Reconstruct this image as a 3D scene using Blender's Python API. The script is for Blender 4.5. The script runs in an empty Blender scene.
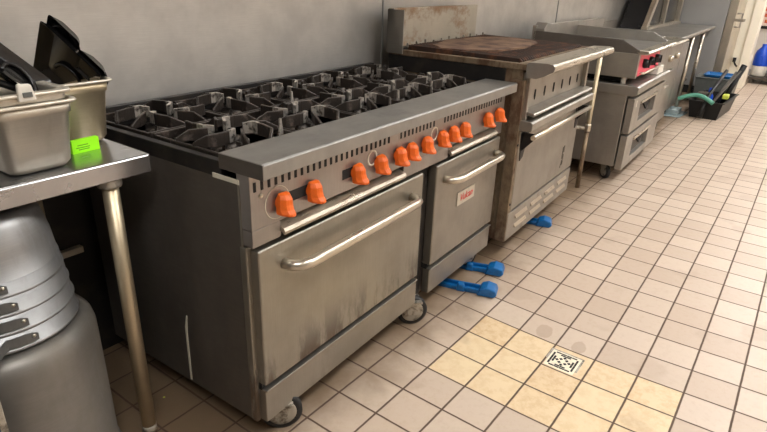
import bpy, bmesh, math, random
from mathutils import Vector, Matrix
random.seed(7)
C = bpy.context.scene.collection
T = 0.1576                       # one floor tile with its joint
PI = math.pi
S2L = lambda c: tuple(((v/255)/12.92 if v/255 <= .04045 else ((v/255+.055)/1.055)**2.4) for v in c)

# ------------------------------------------------------------------ materials
def newmat(name):
    m = bpy.data.materials.new(name); m.use_nodes = True
    nt = m.node_tree; nt.nodes.clear()
    out = nt.nodes.new('ShaderNodeOutputMaterial'); b = nt.nodes.new('ShaderNodeBsdfPrincipled')
    nt.links.new(b.outputs[0], out.inputs[0])
    return m, nt, b
def N(nt, t, **k):
    n = nt.nodes.new('ShaderNode'+t)
    for a, v in k.items():
        if a.startswith('i_'): n.inputs[a[2:]].default_value = v
        else: setattr(n, a, v)
    return n
def mathn(nt, op, a, b=None, c=None):
    n = nt.nodes.new('ShaderNodeMath'); n.operation = op
    for i, v in enumerate((a, b, c)):
        if v is None: continue
        if isinstance(v, (int, float)): n.inputs[i].default_value = v
        else: nt.links.new(v, n.inputs[i])
    return n.outputs[0]
def mixc(nt, f, a, b):
    n = nt.nodes.new('ShaderNodeMix'); n.data_type = 'RGBA'
    for i, v in ((0, f), (6, a), (7, b)):
        if isinstance(v, (int, float)): n.inputs[i].default_value = v
        elif isinstance(v, tuple): n.inputs[i].default_value = (*v[:3], 1)
        else: nt.links.new(v, n.inputs[i])
    return n.outputs[2]
def coords(nt, scale=(1, 1, 1)):
    tc = nt.nodes.new('ShaderNodeTexCoord'); mp = nt.nodes.new('ShaderNodeMapping')
    mp.inputs['Scale'].default_value = scale
    nt.links.new(tc.outputs['Object'], mp.inputs[0]); return mp.outputs[0]
def noise(nt, vec, scale, detail=4, rough=.6):
    n = nt.nodes.new('ShaderNodeTexNoise'); n.inputs['Scale'].default_value = scale
    n.inputs['Detail'].default_value = detail; n.inputs['Roughness'].default_value = rough
    nt.links.new(vec, n.inputs['Vector']); return n.outputs[0]
def ramp(nt, f, lo, hi):
    n = nt.nodes.new('ShaderNodeMapRange'); n.inputs[1].default_value = lo; n.inputs[2].default_value = hi
    n.interpolation_type = 'SMOOTHSTEP'; nt.links.new(f, n.inputs[0]); return n.outputs[0]

def plain(name, rgb, rough=.5, metal=0., spec=.5, var=.12, vs=25, bump=0., rgb2=None, thr=(.45, .7), coat=0.):
    """one colour with a mottled second tone"""
    m, nt, b = newmat(name); c = S2L(rgb)
    c2 = S2L(rgb2) if rgb2 else tuple(v*(1-var) for v in c)
    v = coords(nt); f = ramp(nt, noise(nt, v, vs), *thr)
    nt.links.new(mixc(nt, f, c, c2), b.inputs['Base Color'])
    b.inputs['Metallic'].default_value = metal; b.inputs['Roughness'].default_value = rough
    b.inputs['Specular IOR Level'].default_value = spec; b.inputs['Coat Weight'].default_value = coat
    if bump:
        bn = N(nt, 'Bump'); bn.inputs['Strength'].default_value = bump; bn.inputs['Distance'].default_value = .002
        nt.links.new(noise(nt, v, vs*6), bn.inputs['Height']); nt.links.new(bn.outputs[0], b.inputs['Normal'])
    return m
def steel(name, rgb=(178, 174, 168), rough=.34, metal=.9, brush=(1, 1, 60), dirt=None, dirt_rgb=(92, 66, 40), thr=(.55, .75), dscale=7, dstretch=(1, 1, .35), rvar=.12, spots=False, zfade=None):
    """brushed stainless steel; optional grease or rust patches with their own outlines"""
    m, nt, b = newmat(name); c = S2L(rgb)
    vb = coords(nt, brush); br = noise(nt, vb, 12, 3)
    vc = coords(nt); cl = noise(nt, vc, 5, 5)
    col = mixc(nt, ramp(nt, br, .3, .7), tuple(x*.88 for x in c), c)
    col = mixc(nt, ramp(nt, cl, .35, .75), col, tuple(x*.78 for x in c))
    r = mathn(nt, 'MULTIPLY_ADD', cl, rvar*2, rough-rvar)
    r = mathn(nt, 'MULTIPLY_ADD', br, .08, r)
    met = None
    if dirt:
        d = ramp(nt, noise(nt, coords(nt, dstretch), dscale, 8, .68), *thr)
        if zfade:
            sx = N(nt, 'SeparateXYZ'); nt.links.new(vc, sx.inputs[0])
            d = mathn(nt, 'MULTIPLY', d, ramp(nt, sx.outputs[2], zfade[0], zfade[1]))
        d = mathn(nt, 'MULTIPLY', d, dirt)
        col = mixc(nt, d, col, S2L(dirt_rgb))
        r = mathn(nt, 'MULTIPLY_ADD', d, .3, r)
        met = mathn(nt, 'MULTIPLY_ADD', d, -metal, metal); nt.links.new(met, b.inputs['Metallic'])
    else: b.inputs['Metallic'].default_value = metal
    nt.links.new(col, b.inputs['Base Color']); nt.links.new(r, b.inputs['Roughness'])
    bn = N(nt, 'Bump'); bn.inputs['Strength'].default_value = .08; bn.inputs['Distance'].default_value = .001
    nt.links.new(cl, bn.inputs['Height']); nt.links.new(bn.outputs[0], b.inputs['Normal'])
    return m
def emit(name, rgb, s):
    m, nt, b = newmat(name); b.inputs['Base Color'].default_value = (1, 1, 1, 1)
    b.inputs['Emission Color'].default_value = (*S2L(rgb), 1); b.inputs['Emission Strength'].default_value = s
    return m

M = {}
M['steel'] = steel('stainless')
M['steel_ledge'] = steel('stainless_ledge', (160, 158, 154), .36, brush=(1, 40, 1), dirt=.35, dirt_rgb=(90, 84, 76), thr=(.5, .8))
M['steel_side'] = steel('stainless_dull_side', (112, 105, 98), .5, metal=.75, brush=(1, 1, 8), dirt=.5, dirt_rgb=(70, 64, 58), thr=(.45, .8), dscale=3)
M['steel_panel'] = steel('stainless_control', (165, 158, 152), .36, brush=(60, 1, 1), dirt=.4, dirt_rgb=(150, 104, 90), thr=(.5, .75), dscale=9)
M['steel_door'] = steel('stainless_greasy_door', (160, 154, 142), .38, brush=(60, 1, 1), dirt=.9, dirt_rgb=(70, 50, 30), thr=(.45, .62), dscale=11, dstretch=(1, 1, .28), zfade=(.40, .22))
M['steel_door_b'] = steel('stainless_clean_door', (160, 154, 144), .36, brush=(60, 1, 1), dirt=.45, dirt_rgb=(104, 88, 66), thr=(.55, .8), dscale=6)
M['steel_bright'] = steel('polished_steel', (215, 205, 188), .25, rvar=.06)
M['steel_table'] = steel('table_steel', (190, 190, 192), .22, brush=(1, 50, 1), rvar=.07, metal=.95)
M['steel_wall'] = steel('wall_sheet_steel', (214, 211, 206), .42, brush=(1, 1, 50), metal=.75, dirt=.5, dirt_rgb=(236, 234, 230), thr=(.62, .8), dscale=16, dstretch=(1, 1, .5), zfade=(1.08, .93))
M['rust_steel'] = steel('rusty_steel', (150, 132, 108), .45, metal=.7, dirt=.9, dirt_rgb=(74, 44, 22), thr=(.38, .6), dscale=9, dstretch=(1, 1, .5))
M['riser_steel'] = steel('scorched_riser', (196, 188, 172), .4, metal=.7, dirt=.85, dirt_rgb=(128, 88, 44), thr=(.45, .58), dscale=2.6, dstretch=(.8, 1, 1.2))
M['broil_steel'] = steel('broiler_steel', (172, 166, 156), .38, dirt=.4, dirt_rgb=(110, 82, 50), thr=(.55, .75), dscale=8)
M['far_steel'] = steel('appliance_steel', (178, 173, 165), .36, dirt=.25, dirt_rgb=(120, 100, 76))
M['alu'] = steel('spun_aluminium', (168, 168, 168), .42, metal=.85, brush=(1, 1, 50), dirt=.5, dirt_rgb=(96, 84, 70), thr=(.5, .75), dscale=8)
M['alu_old'] = steel('stained_aluminium', (150, 146, 140), .48, metal=.8, brush=(1, 1, 60), dirt=.6, dirt_rgb=(108, 96, 78), thr=(.42, .75), dscale=5)
M['pan'] = steel('pan_steel', (200, 192, 178), .38, metal=.85, dirt=.45, dirt_rgb=(150, 140, 120), thr=(.5, .75), dscale=18)
M['pan_b'] = steel('pan_steel_warm', (204, 188, 158), .38, metal=.8, dirt=.5, dirt_rgb=(160, 140, 106), thr=(.5, .75), dscale=14)
M['pan_rim'] = plain('worn_rim', (224, 216, 200), .35, .6)
M['grate'] = plain('cast_iron', (62, 55, 50), .36, .45, var=.3, vs=30, bump=.5, rgb2=(112, 100, 92), thr=(.56, .72))
M['grate_worn'] = plain('bare_cast_iron', (206, 198, 188), .34, .7, vs=60, rgb2=(70, 62, 56))
M['burner'] = plain('burner_iron', (64, 58, 54), .5, .5, vs=40, rgb2=(140, 132, 124), thr=(.5, .68))
M['black_tray'] = plain('greasy_black_tray', (22, 19, 17), .5, .2, vs=14, rgb2=(48, 38, 30))
M['black'] = plain('black_void', (14, 13, 13), .7, 0)
M['black_soot_shade'] = plain('soot_and_shade_black', (34, 31, 30), .5, .3, vs=10, rgb2=(54, 48, 42))  # soot on the appliances, painted shade on the low wall panel
M['orange'] = plain('orange_plastic', (224, 98, 14), .5, 0, var=.28, vs=30)
M['rubber'] = plain('dark_rubber', (26, 25, 25), .6, 0)
M['caster'] = plain('caster_hub', (176, 170, 158), .36, .6, vs=40, rgb2=(96, 88, 76))
M['blue'] = plain('blue_plastic', (6, 98, 162), .38, 0, var=.3, vs=30)
M['crust'] = plain('charred_crust', (120, 92, 70), .85, 0, vs=9, rgb2=(64, 38, 26), thr=(.35, .7), bump=1)
M['broil_grate'] = plain('rusty_grate', (58, 42, 34), .7, .3, vs=18, rgb2=(104, 66, 44))
M['white_plastic'] = plain('white_plastic', (222, 216, 204), .45)
M['green_label'] = plain('green_label', (160, 255, 0), .6, var=.03)
M['green_ink'] = plain('label_ink', (92, 168, 10), .7)
M['black_plastic'] = plain('black_plastic', (20, 20, 21), .42, 0, spec=.35)
M['black_lid'] = plain('dark_coated_pan', (34, 33, 33), .25, .4, spec=.7, vs=8, rgb2=(52, 50, 50))
M['pink'] = plain('pink_film', (232, 84, 104), .4)
M['red_ink'] = plain('red_lettering', (206, 52, 44), .5)
M['badge'] = plain('badge_plate', (196, 188, 172), .4, .5)
M['cream'] = plain('cream_paint', (238, 230, 212), .5, var=.05, vs=4)
M['white_wall'] = plain('white_wall_paint', (222, 212, 200), .6, var=.05, vs=4)
M['fridge'] = plain('grey_cabinet_metal', (166, 165, 163), .38, .3, var=.06, vs=3)
M['dark_glass'] = plain('dark_glass', (34, 34, 36), .25, .1)
M['blue_jug'] = plain('blue_jug', (16, 76, 200), .35)
M['poster'] = plain('poster_paper', (240, 214, 200), .6)
M['poster_red'] = plain('poster_red', (214, 70, 56), .6, rgb2=(236, 160, 60))
M['teal'] = plain('teal_hose', (92, 160, 138), .4)
M['grey_plastic'] = plain('grey_plastic', (96, 98, 94), .5)
M['yellow'] = plain('yellow_green', (216, 224, 90), .5)
M['bluegrey'] = plain('wet_plastic_sheet', (150, 166, 168), .2)
M['dark_wall'] = plain('dark_wall', (118, 112, 106), .6)
M['ceil'] = plain('ceiling_paint', (205, 200, 192), .8)
M['pan_handle'] = plain('pan_handle', (104, 104, 102), .45, .4)
M['mark'] = plain('etched_mark', (74, 66, 56), .6)
M['drain_white'] = plain('drain_plate', (236, 226, 204), .45, .1)
M['sealant'] = plain('label_strip', (208, 202, 184), .5)

# quarry tile floor -------------------------------------------------------
STAINS = ((.69, -.40, .055, .035), (.672, -.552, .045, .028), (4.75, -.61, .30, .10))   # dried spills
def floor_mat():
    m, nt, b = newmat('quarry_tile')
    tc = nt.nodes.new('ShaderNodeTexCoord'); sp = N(nt, 'SeparateXYZ'); nt.links.new(tc.outputs['Object'], sp.inputs[0])
    u = mathn(nt, 'DIVIDE', sp.outputs[0], T); v = mathn(nt, 'DIVIDE', sp.outputs[1], T)
    fu, fv = mathn(nt, 'FLOOR', u), mathn(nt, 'FLOOR', v)
    wob = mathn(nt, 'MULTIPLY_ADD', noise(nt, tc.outputs['Object'], 30, 2), .012, -.006)
    def edge(x, f):
        r = mathn(nt, 'ADD', mathn(nt, 'SUBTRACT', x, f), wob)
        d = mathn(nt, 'MINIMUM', r, mathn(nt, 'SUBTRACT', 1.0, r)); return d
    d = mathn(nt, 'MINIMUM', edge(u, fu), edge(v, fv))
    grout = mathn(nt, 'SUBTRACT', 1.0, ramp(nt, d, .014, .030))
    cv = N(nt, 'CombineXYZ'); nt.links.new(fu, cv.inputs[0]); nt.links.new(fv, cv.inputs[1])
    wn = N(nt, 'TexWhiteNoise'); nt.links.new(cv.outputs[0], wn.inputs['Vector'])
    r = wn.outputs['Value']
    base = mixc(nt, r, S2L((200, 182, 164)), S2L((186, 166, 147)))
    fine = noise(nt, tc.outputs['Object'], 45, 6, .7)
    base = mixc(nt, mathn(nt, 'MULTIPLY', ramp(nt, fine, .45, .75), .25), base, S2L((170, 144, 120)))
    # newer yellow tiles round the drain: columns 1..3, rows -6..-2
    def inside(f, lo, hi): return mathn(nt, 'MULTIPLY', mathn(nt, 'GREATER_THAN', f, lo-.5), mathn(nt, 'LESS_THAN', f, hi+.5))
    patch = mathn(nt, 'MULTIPLY', inside(fu, 1, 3), inside(fv, -6, -2))
    tan = mixc(nt, ramp(nt, noise(nt, tc.outputs['Object'], 28, 6, .7), .4, .65), S2L((218, 194, 158)), S2L((204, 174, 134)))
    tan = mixc(nt, mathn(nt, 'MULTIPLY', r, .5), tan, S2L((226, 208, 172)))
    base = mixc(nt, patch, base, tan)
    # grease film, darkened to paint in the shadow along the cooking line, ragged outline
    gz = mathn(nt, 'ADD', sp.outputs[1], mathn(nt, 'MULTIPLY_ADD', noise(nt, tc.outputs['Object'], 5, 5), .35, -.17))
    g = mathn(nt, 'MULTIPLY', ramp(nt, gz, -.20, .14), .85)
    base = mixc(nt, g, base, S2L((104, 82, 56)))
    # dried puddle stains
    st = ramp(nt, noise(nt, tc.outputs['Object'], 3.1, 3, .5), .60, .66)
    base = mixc(nt, mathn(nt, 'MULTIPLY', st, .22), base, S2L((150, 126, 106)))
    for sx_, sy_, ra, rb in STAINS:
        du = mathn(nt, 'DIVIDE', mathn(nt, 'SUBTRACT', sp.outputs[0], sx_), ra); dv = mathn(nt, 'DIVIDE', mathn(nt, 'SUBTRACT', sp.outputs[1], sy_), rb)
        dd = mathn(nt, 'ADD', mathn(nt, 'MULTIPLY', du, du), mathn(nt, 'MULTIPLY', dv, dv))
        dd = mathn(nt, 'ADD', dd, mathn(nt, 'MULTIPLY_ADD', noise(nt, tc.outputs['Object'], 18, 3), 1.2, -.6))
        mk_ = mathn(nt, 'MULTIPLY', mathn(nt, 'SUBTRACT', 1.0, ramp(nt, dd, .7, 1.1)), .5)
        base = mixc(nt, mk_, base, S2L((158, 134, 114)))
    gcol = mixc(nt, noise(nt, tc.outputs['Object'], 9, 3), S2L((60, 42, 30)), S2L((106, 84, 68)))
    nt.links.new(mixc(nt, grout, base, gcol), b.inputs['Base Color'])
    rr = mathn(nt, 'MULTIPLY_ADD', fine, .2, .30); rr = mathn(nt, 'MULTIPLY_ADD', grout, .3, rr)
    nt.links.new(rr, b.inputs['Roughness']); b.inputs['Specular IOR Level'].default_value = .45
    bn = N(nt, 'Bump'); bn.inputs['Strength'].default_value = .5; bn.inputs['Distance'].default_value = .003
    h = mathn(nt, 'SUBTRACT', mathn(nt, 'MULTIPLY', fine, .25), grout)
    nt.links.new(h, bn.inputs['Height']); nt.links.new(bn.outputs[0], b.inputs['Normal'])
    return m
M['floor'] = floor_mat()

# ------------------------------------------------------------------ mesh helpers
class MB:
    def __init__(s): s.bm = bmesh.new(); s.slot = 0; s.f0 = 0
    def _done(s, vs=None): pass
    def box(s, x0, x1, y0, y1, z0, z1, mtx=None, mi=0):
        P = [Vector(p) for p in ((x0,y0,z0),(x1,y0,z0),(x1,y1,z0),(x0,y1,z0),(x0,y0,z1),(x1,y0,z1),(x1,y1,z1),(x0,y1,z1))]
        if mtx: P = [mtx @ p for p in P]
        v = [s.bm.verts.new(p) for p in P]
        for f in ((3,2,1,0),(4,5,6,7),(0,1,5,4),(1,2,6,5),(2,3,7,6),(3,0,4,7)):
            s.bm.faces.new([v[i] for i in f]).material_index = mi
        return s
    def prism(s, prof, a0, a1, axis='x', mtx=None, mi=0):
        """closed profile extruded along an axis: axis x -> profile is (y,z); y -> (x,z); z -> (x,y)"""
        def mk(p, a): return {'x': Vector((a, p[0], p[1])), 'y': Vector((p[0], a, p[1])), 'z': Vector((p[0], p[1], a))}[axis]
        A = [mk(p, a0) for p in prof]; B = [mk(p, a1) for p in prof]
        if mtx: A = [mtx @ p for p in A]; B = [mtx @ p for p in B]
        A = [s.bm.verts.new(p) for p in A]; B = [s.bm.verts.new(p) for p in B]; n = len(prof)
        s.bm.faces.new(A[::-1]).material_index = mi; s.bm.faces.new(B).material_index = mi
        for i in range(n): s.bm.faces.new((A[i], A[(i+1) % n], B[(i+1) % n], B[i])).material_index = mi
        return s
    def tube(s, pts, r, n=10, cap=True, mi=0):
        pts = [Vector(p) for p in pts]; rings = []
        for i, p in enumerate(pts):
            d = (pts[min(i+1, len(pts)-1)] - pts[max(i-1, 0)]).normalized()
            a = d.cross(Vector((0, 0, 1)))
            if a.length < .05: a = d.cross(Vector((0, 1, 0)))
            a.normalize(); b = d.cross(a); rr = r[i] if isinstance(r, (list, tuple)) else r
            rings.append([s.bm.verts.new(p + a*math.cos(2*PI*k/n)*rr + b*math.sin(2*PI*k/n)*rr) for k in range(n)])
        for A, B in zip(rings, rings[1:]):
            for k in range(n):
                f = s.bm.faces.new((A[k], A[(k+1) % n], B[(k+1) % n], B[k])); f.smooth = True; f.material_index = mi
        if cap: s.bm.faces.new(rings[0][::-1]).material_index = mi; s.bm.faces.new(rings[-1]).material_index = mi
        return s
    def lathe(s, prof, c=(0, 0, 0), n=32, mtx=None, mi=0, cap=True):
        """profile of (radius, height) turned round the z axis"""
        rings = []
        for r, z in prof:
            ring = []
            for k in range(n):
                p = Vector((c[0]+r*math.cos(2*PI*k/n), c[1]+r*math.sin(2*PI*k/n), c[2]+z))
                ring.append(s.bm.verts.new(mtx @ p if mtx else p))
            rings.append(ring)
        for A, B in zip(rings, rings[1:]):
            for k in range(n):
                f = s.bm.faces.new((A[k], A[(k+1) % n], B[(k+1) % n], B[k])); f.smooth = True; f.material_index = mi
        if cap: s.bm.faces.new(rings[0][::-1]).material_index = mi; s.bm.faces.new(rings[-1]).material_index = mi
        return s
    def ribbon(s, pts, z0, z1, th, mtx=None, mi=0, ztop=None):
        """upright bar of thickness th along a plan path; ztop gives its own top height at each point"""
        pts = [Vector((p[0], p[1], 0)) for p in pts]; rows = []
        for i, p in enumerate(pts):
            d = (pts[min(i+1, len(pts)-1)] - pts[max(i-1, 0)]).normalized(); nrm = Vector((-d.y, d.x, 0))*th/2
            zt = ztop[i] if ztop else z1
            q = [p+nrm+Vector((0,0,z0)), p-nrm+Vector((0,0,z0)), p-nrm+Vector((0,0,zt)), p+nrm+Vector((0,0,zt))]
            rows.append([s.bm.verts.new(mtx @ v if mtx else v) for v in q])
        for A, B in zip(rows, rows[1:]):
            for k in range(4): s.bm.faces.new((A[k], A[(k+1) % 4], B[(k+1) % 4], B[k])).material_index = mi
        s.bm.faces.new(rows[0][::-1]); s.bm.faces.new(rows[-1])
        return s
    def quad(s, *p, mi=0):
        s.bm.faces.new([s.bm.verts.new(Vector(q)) for q in p]).material_index = mi; return s
    def build(s, name, mats, parent=None, bevel=0, seg=2, smooth=False):
        bmesh.ops.recalc_face_normals(s.bm, faces=s.bm.faces)
        me = bpy.data.meshes.new(name); s.bm.to_mesh(me); s.bm.free()
        for mm in (mats if isinstance(mats, (list, tuple)) else [mats]): me.materials.append(mm)
        o = bpy.data.objects.new(name, me); C.objects.link(o)
        if parent: o.parent = parent
        if smooth:
            for p in me.polygons: p.use_smooth = True
        if bevel:
            md = o.modifiers.new('bevel', 'BEVEL'); md.width = bevel; md.segments = seg; md.limit_method = 'ANGLE'; md.angle_limit = math.radians(40)
        return o
def thing(name, label, cat, loc=(0, 0, 0), rz=0, group=None):
    o = bpy.data.objects.new(name, None); C.objects.link(o); o.location = loc; o.rotation_euler = (0, 0, rz)
    return tag(o, label, cat, group)
def tag(o, label, cat, group=None):
    o['label'] = label; o['category'] = cat
    if group: o['group'] = group
    return o
def struct(o): o['kind'] = 'structure'; return o
def plabel(o, s): o['label'] = s; return o
def copy_tree(o, parent=None):
    c = o.copy(); C.objects.link(c); c.parent = parent
    for ch in list(o.children): copy_tree(ch, c)
    return c
def fz(x, y):                    # the floor falls gently towards its drain
    r2 = (x-4*T)**2 + (y+3.5*T)**2
    return -.2306*T*math.exp(-r2/(4.397*T)**2)
def text_mesh(name, body, size, mtx, mat, parent, ext=.0006, shear=0.):
    cu = bpy.data.curves.new(name, 'FONT'); cu.body = body; cu.size = size; cu.extrude = ext; cu.shear = shear
    cu.align_x = 'CENTER'; cu.align_y = 'CENTER'
    tmp = bpy.data.objects.new(name+'_tmp', cu); C.objects.link(tmp)
    dg = bpy.context.evaluated_depsgraph_get(); me = bpy.data.meshes.new_from_object(tmp.evaluated_get(dg))
    bpy.data.objects.remove(tmp); me.transform(mtx); me.materials.clear(); me.materials.append(mat)
    o = bpy.data.objects.new(name, me); C.objects.link(o); o.parent = parent; return o
FRONT = Matrix.Rotation(PI/2, 4, 'X')          # lettering that faces -Y

# ------------------------------------------------------------------ setting
def make_floor():
    bm = bmesh.new(); xs = [-3.2+i*.08 for i in range(95)] + [4.5+i*.5 for i in range(19)]; ys = [-4.2+i*.08 for i in range(64)]
    xs = sorted(set(round(x, 4) for x in xs)); ys.append(.84)
    ys = sorted(set(round(y, 4) for y in ys))
    g = [[bm.verts.new((x, y, fz(x, y))) for y in ys] for x in xs]
    for i in range(len(xs)-1):
        for j in range(len(ys)-1):
            f = bm.faces.new((g[i][j], g[i+1][j], g[i+1][j+1], g[i][j+1])); f.smooth = True
    me = bpy.data.meshes.new('floor'); bm.to_mesh(me); bm.free(); me.materials.append(M['floor'])
    o = bpy.data.objects.new('floor', me); C.objects.link(o); return struct(o)
make_floor()
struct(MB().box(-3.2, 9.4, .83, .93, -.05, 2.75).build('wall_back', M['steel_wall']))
# steel sheet seams on the wall
for i, x in enumerate((-1.9, 1.145, 3.62, 6.1)):
    struct(MB().box(x-.004, x+.004, .824, .832, 0, 2.6).build('trim_%d' % (i+1), M['fridge']))
struct(MB().box(-3.3, -3.2, -4.2, .93, -.05, 2.75).build('wall_left', M['dark_wall']))
struct(MB().box(-3.3, 13.4, -4.3, -4.2, -.05, 2.75).build('wall_front', M['white_wall']))
struct(MB().box(13.3, 13.4, -4.3, .93, -.05, 2.75).build('wall_right', M['white_wall']))
struct(MB().box(-3.3, 13.4, -4.3, .93, 2.75, 2.85).build('ceiling', M['ceil']))
# end wall with cream door frame, the passage beyond it
struct(MB().box(8.3, 8.6, -.29, .83, -.02, 2.75).build('wall_end', M['cream']))
jm = MB().box(8.22, 8.30, -.31, -.20, 0, 2.4).box(8.25, 8.30, -.20, -.06, 0, 2.4).box(8.20, 8.30, -.06, .02, 0, 2.4).box(8.30, 8.62, -.31, -.29, 0, 2.4)
struct(jm.build('trim_5', M['cream'], bevel=.006))
struct(MB().box(9.9, 10.0, -4.2, .83, -.02, 2.75).build('wall_passage', M['white_wall']))
struct(MB().box(9.885, 9.9, -4.2, .8, 0, .1).build('baseboard_passage', M['fridge']))

struct(MB().box(-2.2, 2.6, .822, .83, 0, .80).build('trim_6', M['black_soot_shade']))  # dark panel painting in the deep shadow low on the back wall
# ceiling lights (tubes with diffusers) over the aisle
E_L = emit('lamp_diffuser', (251, 251, 250), 10.3)
lights = [(-1.6, -1.3), (.6, -1.5), (2.6, -1.3), (4.9, -1.3), (7.2, -1.2), (1.6, -3.2), (5.4, -3.2), (9.2, -1.6)]
for i, (x, y) in enumerate(lights):
    t = thing('ceiling_light', 'flat fluorescent ceiling light with a steel frame over the tiled aisle', 'ceiling light', (x, y, 2.75), 0, 'ceiling lights over the aisle')
    MB().box(-.62, .62, -.32, .32, -.03, -.001).build('frame', M['cream'], t)
    MB().box(-.58, .58, -.28, .28, -.04, -.03).build('diffuser', E_L, t)
# extraction hood over the whole line
h = thing('extraction_hood', 'long stainless extraction hood hanging over the cooking line', 'hood', (0, 0, 0))
MB().prism([(-.45, 2.0), (-.45, 2.12), (.0, 2.7), (.82, 2.7), (.82, 2.0), (.80, 2.0), (.80, 2.2), (.1, 2.5), (-.38, 2.1), (-.38, 2.0)], -1.2, 7.0, 'x').build('canopy', M['far_steel'], h)

E_H = emit('hood_lamp_glass', (255, 252, 246), 14)
for i, x in enumerate((-.55, .75, 2.05, 3.35, 4.65)):
    t = thing('hood_lamp', 'round glass lamp under the extraction hood over the cooking line', 'lamp', (x, .12, 2.46), 0, 'lamps inside the extraction hood')
    MB().lathe([(0, 0), (.07, 0), (.09, -.03), (.09, -.035)], (0, 0, 0), 20, cap=False).build('lamp_cap', M['far_steel'], t)
    MB().lathe([(.08, -.036), (.085, -.07), (.06, -.12), (0, -.14)], (0, 0, 0), 20, cap=False).build('globe', E_H, t)

# ------------------------------------------------------------------ ten-burner range
RW, RT = 1.53, math.radians(1.9)
rg = thing('gas_range', 'long ten-burner stainless gas range with orange knobs and two ovens', 'stove', (-.488, -.047, 0), RT)
RF = .05                                         # plane of doors and kick plates
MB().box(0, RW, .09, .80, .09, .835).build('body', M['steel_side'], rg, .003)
plabel(MB().box(-.002, .10, .075, .10, .09, .66).build('front_post', M['steel_door'], rg, .004), 'steel post at the left of the oven')
MB().box(.86, .925, .085, .10, .09, .655).build('oven_gap', M['black_soot_shade'], rg)
# ledge
MB().prism([(0, .858), (0, .894), (.006, .898), (.155, .898), (.155, .862), (.148, .862), (.148, .886), (.012, .886), (.012, .858)], 0, RW, 'x').build('front_ledge', M['steel_ledge'], rg, .002)
# ledge end cap
MB().box(-.0005, .004, .001, .154, .858, .896).build('ledge_end', M['steel_side'], rg)
# cooktop tray and rim
MB().box(.004, RW-.004, .10, .80, .80, .835).build('burner_tray', M['black_tray'], rg)
for a_ in ((0, .022, .15, .775, .832, .876), (RW-.022, RW, .15, .775, .832, .876), (0, RW, .775, .80, .832, .90)): MB().box(*a_).build('cooktop_rim', M['black_soot_shade'], rg, .002)
# control panel with the cut-outs above the doors
cp = MB()
cp.box(0, RW, RF, RF+.045, .712, .862)
cp.box(0, .10, RF, RF+.045, .665, .712).box(.70, 1.02, RF, RF+.045, .665, .712).box(1.46, RW, RF, RF+.045, .665, .712)
cp.build('control_panel', M['steel_panel'], rg, .002)
for xa, xb in ((.10, .70), (1.02, 1.46)): MB().box(xa, xb, RF+.03, RF+.05, .66, .715).build('panel_recess', M['black'], rg)
for (a, b) in ((.10, .695), (1.025, 1.455)):
    MB().prism([(RF-.012, .672), (RF-.016, .682), (RF-.010, .690), (RF+.02, .702), (RF+.02, .694)], a, b, 'x').build('drip_rail', M['steel_bright'], rg)
for xa, xb in ((.012, .600), (.668, .900), (.968, 1.50)):
    vs = MB(); x = xa
    while x < xb: vs.box(x, x+.0085, RF-.0012, RF+.004, .814, .839); x += .0243
    vs.build('vent_slots', M['black'], rg)
MB().lathe([(.004, 0), (.006, .001), (.006, .003), (.003, .005)], (0, 0, 0), 12, Matrix.Translation((.035, RF, .80)) @ Matrix.Rotation(PI/2, 4, 'X')).build('screw', M['steel_bright'], rg)
# dark oval slot behind the knobs and soot rings
KX = [.102, .220, .42, .54, .652, .725, .828, .942, 1.028, 1.122, 1.335, 1.453]
for a, b in ((.10, .235), (.36, .455)):
    MB().box(a, b, RF-.001, RF+.003, .752, .782).build('valve_slot', M['black'], rg)
def ring(mb, cx, cz, r, w):
    mtx = Matrix.Translation((cx, RF, cz)) @ Matrix.Rotation(PI/2, 4, 'X')
    mb.lathe([(r-w, 0), (r-w, .0012), (r, .0012), (r, 0)], (0, 0, 0), 28, mtx, cap=False)
for cx_, cz_, r_, w_ in ((.092, .765, .045, .0022), (.51, .785, .026, .006), (.90, .785, .026, .006)):
    rb = MB(); ring(rb, cx_, cz_, r_, w_); rb.build('dial_ring', M['sealant'], rg)

def knob(mb, s=1.):
    # flared skirt, then a faceted grip that narrows outwards and kicks down at its lower end
    mb.lathe([(.0, 0), (.021, 0), (.022, .004), (.019, .008), (.0, .008)], (0, 0, 0), 16, Matrix.Rotation(PI/2, 4, 'X'), cap=False)
    prof = [(.027, .013, -.015), (.024, .018, -.027), (.012, .021, -.035), (-.002, .022, -.036), (-.014, .022, -.040), (-.023, .022, -.049), (-.030, .020, -.051)]
    rows = []
    for z, w, yf in prof:
        rows.append([mb.bm.verts.new(Vector(p)*s) for p in ((-w, -.006, z), (-w, yf*.55, z), (-w*.55, yf*.93, z), (-w*.22, yf, z), (w*.22, yf, z), (w*.55, yf*.93, z), (w, yf*.55, z), (w, -.006, z))])
    for A, B in zip(rows, rows[1:]):
        for k in range(8): mb.bm.faces.new((A[k], A[(k+1) % 8], B[(k+1) % 8], B[k]))
    mb.bm.faces.new(rows[0]); mb.bm.faces.new(rows[-1][::-1])
km = MB(); knob(km, 1.0)
k0 = km.build('knob', M['orange'], rg, .0022, 2)
for i, kx in enumerate(KX):
    k = k0 if i == 0 else k0.copy()
    if i: C.objects.link(k); k.parent = rg
    k.location = (kx, RF, .765 + random.uniform(-.002, .002)); k.rotation_euler = (0, math.radians(random.choice((0, 4, -5, 7, -3, 0))), 0)
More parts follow.
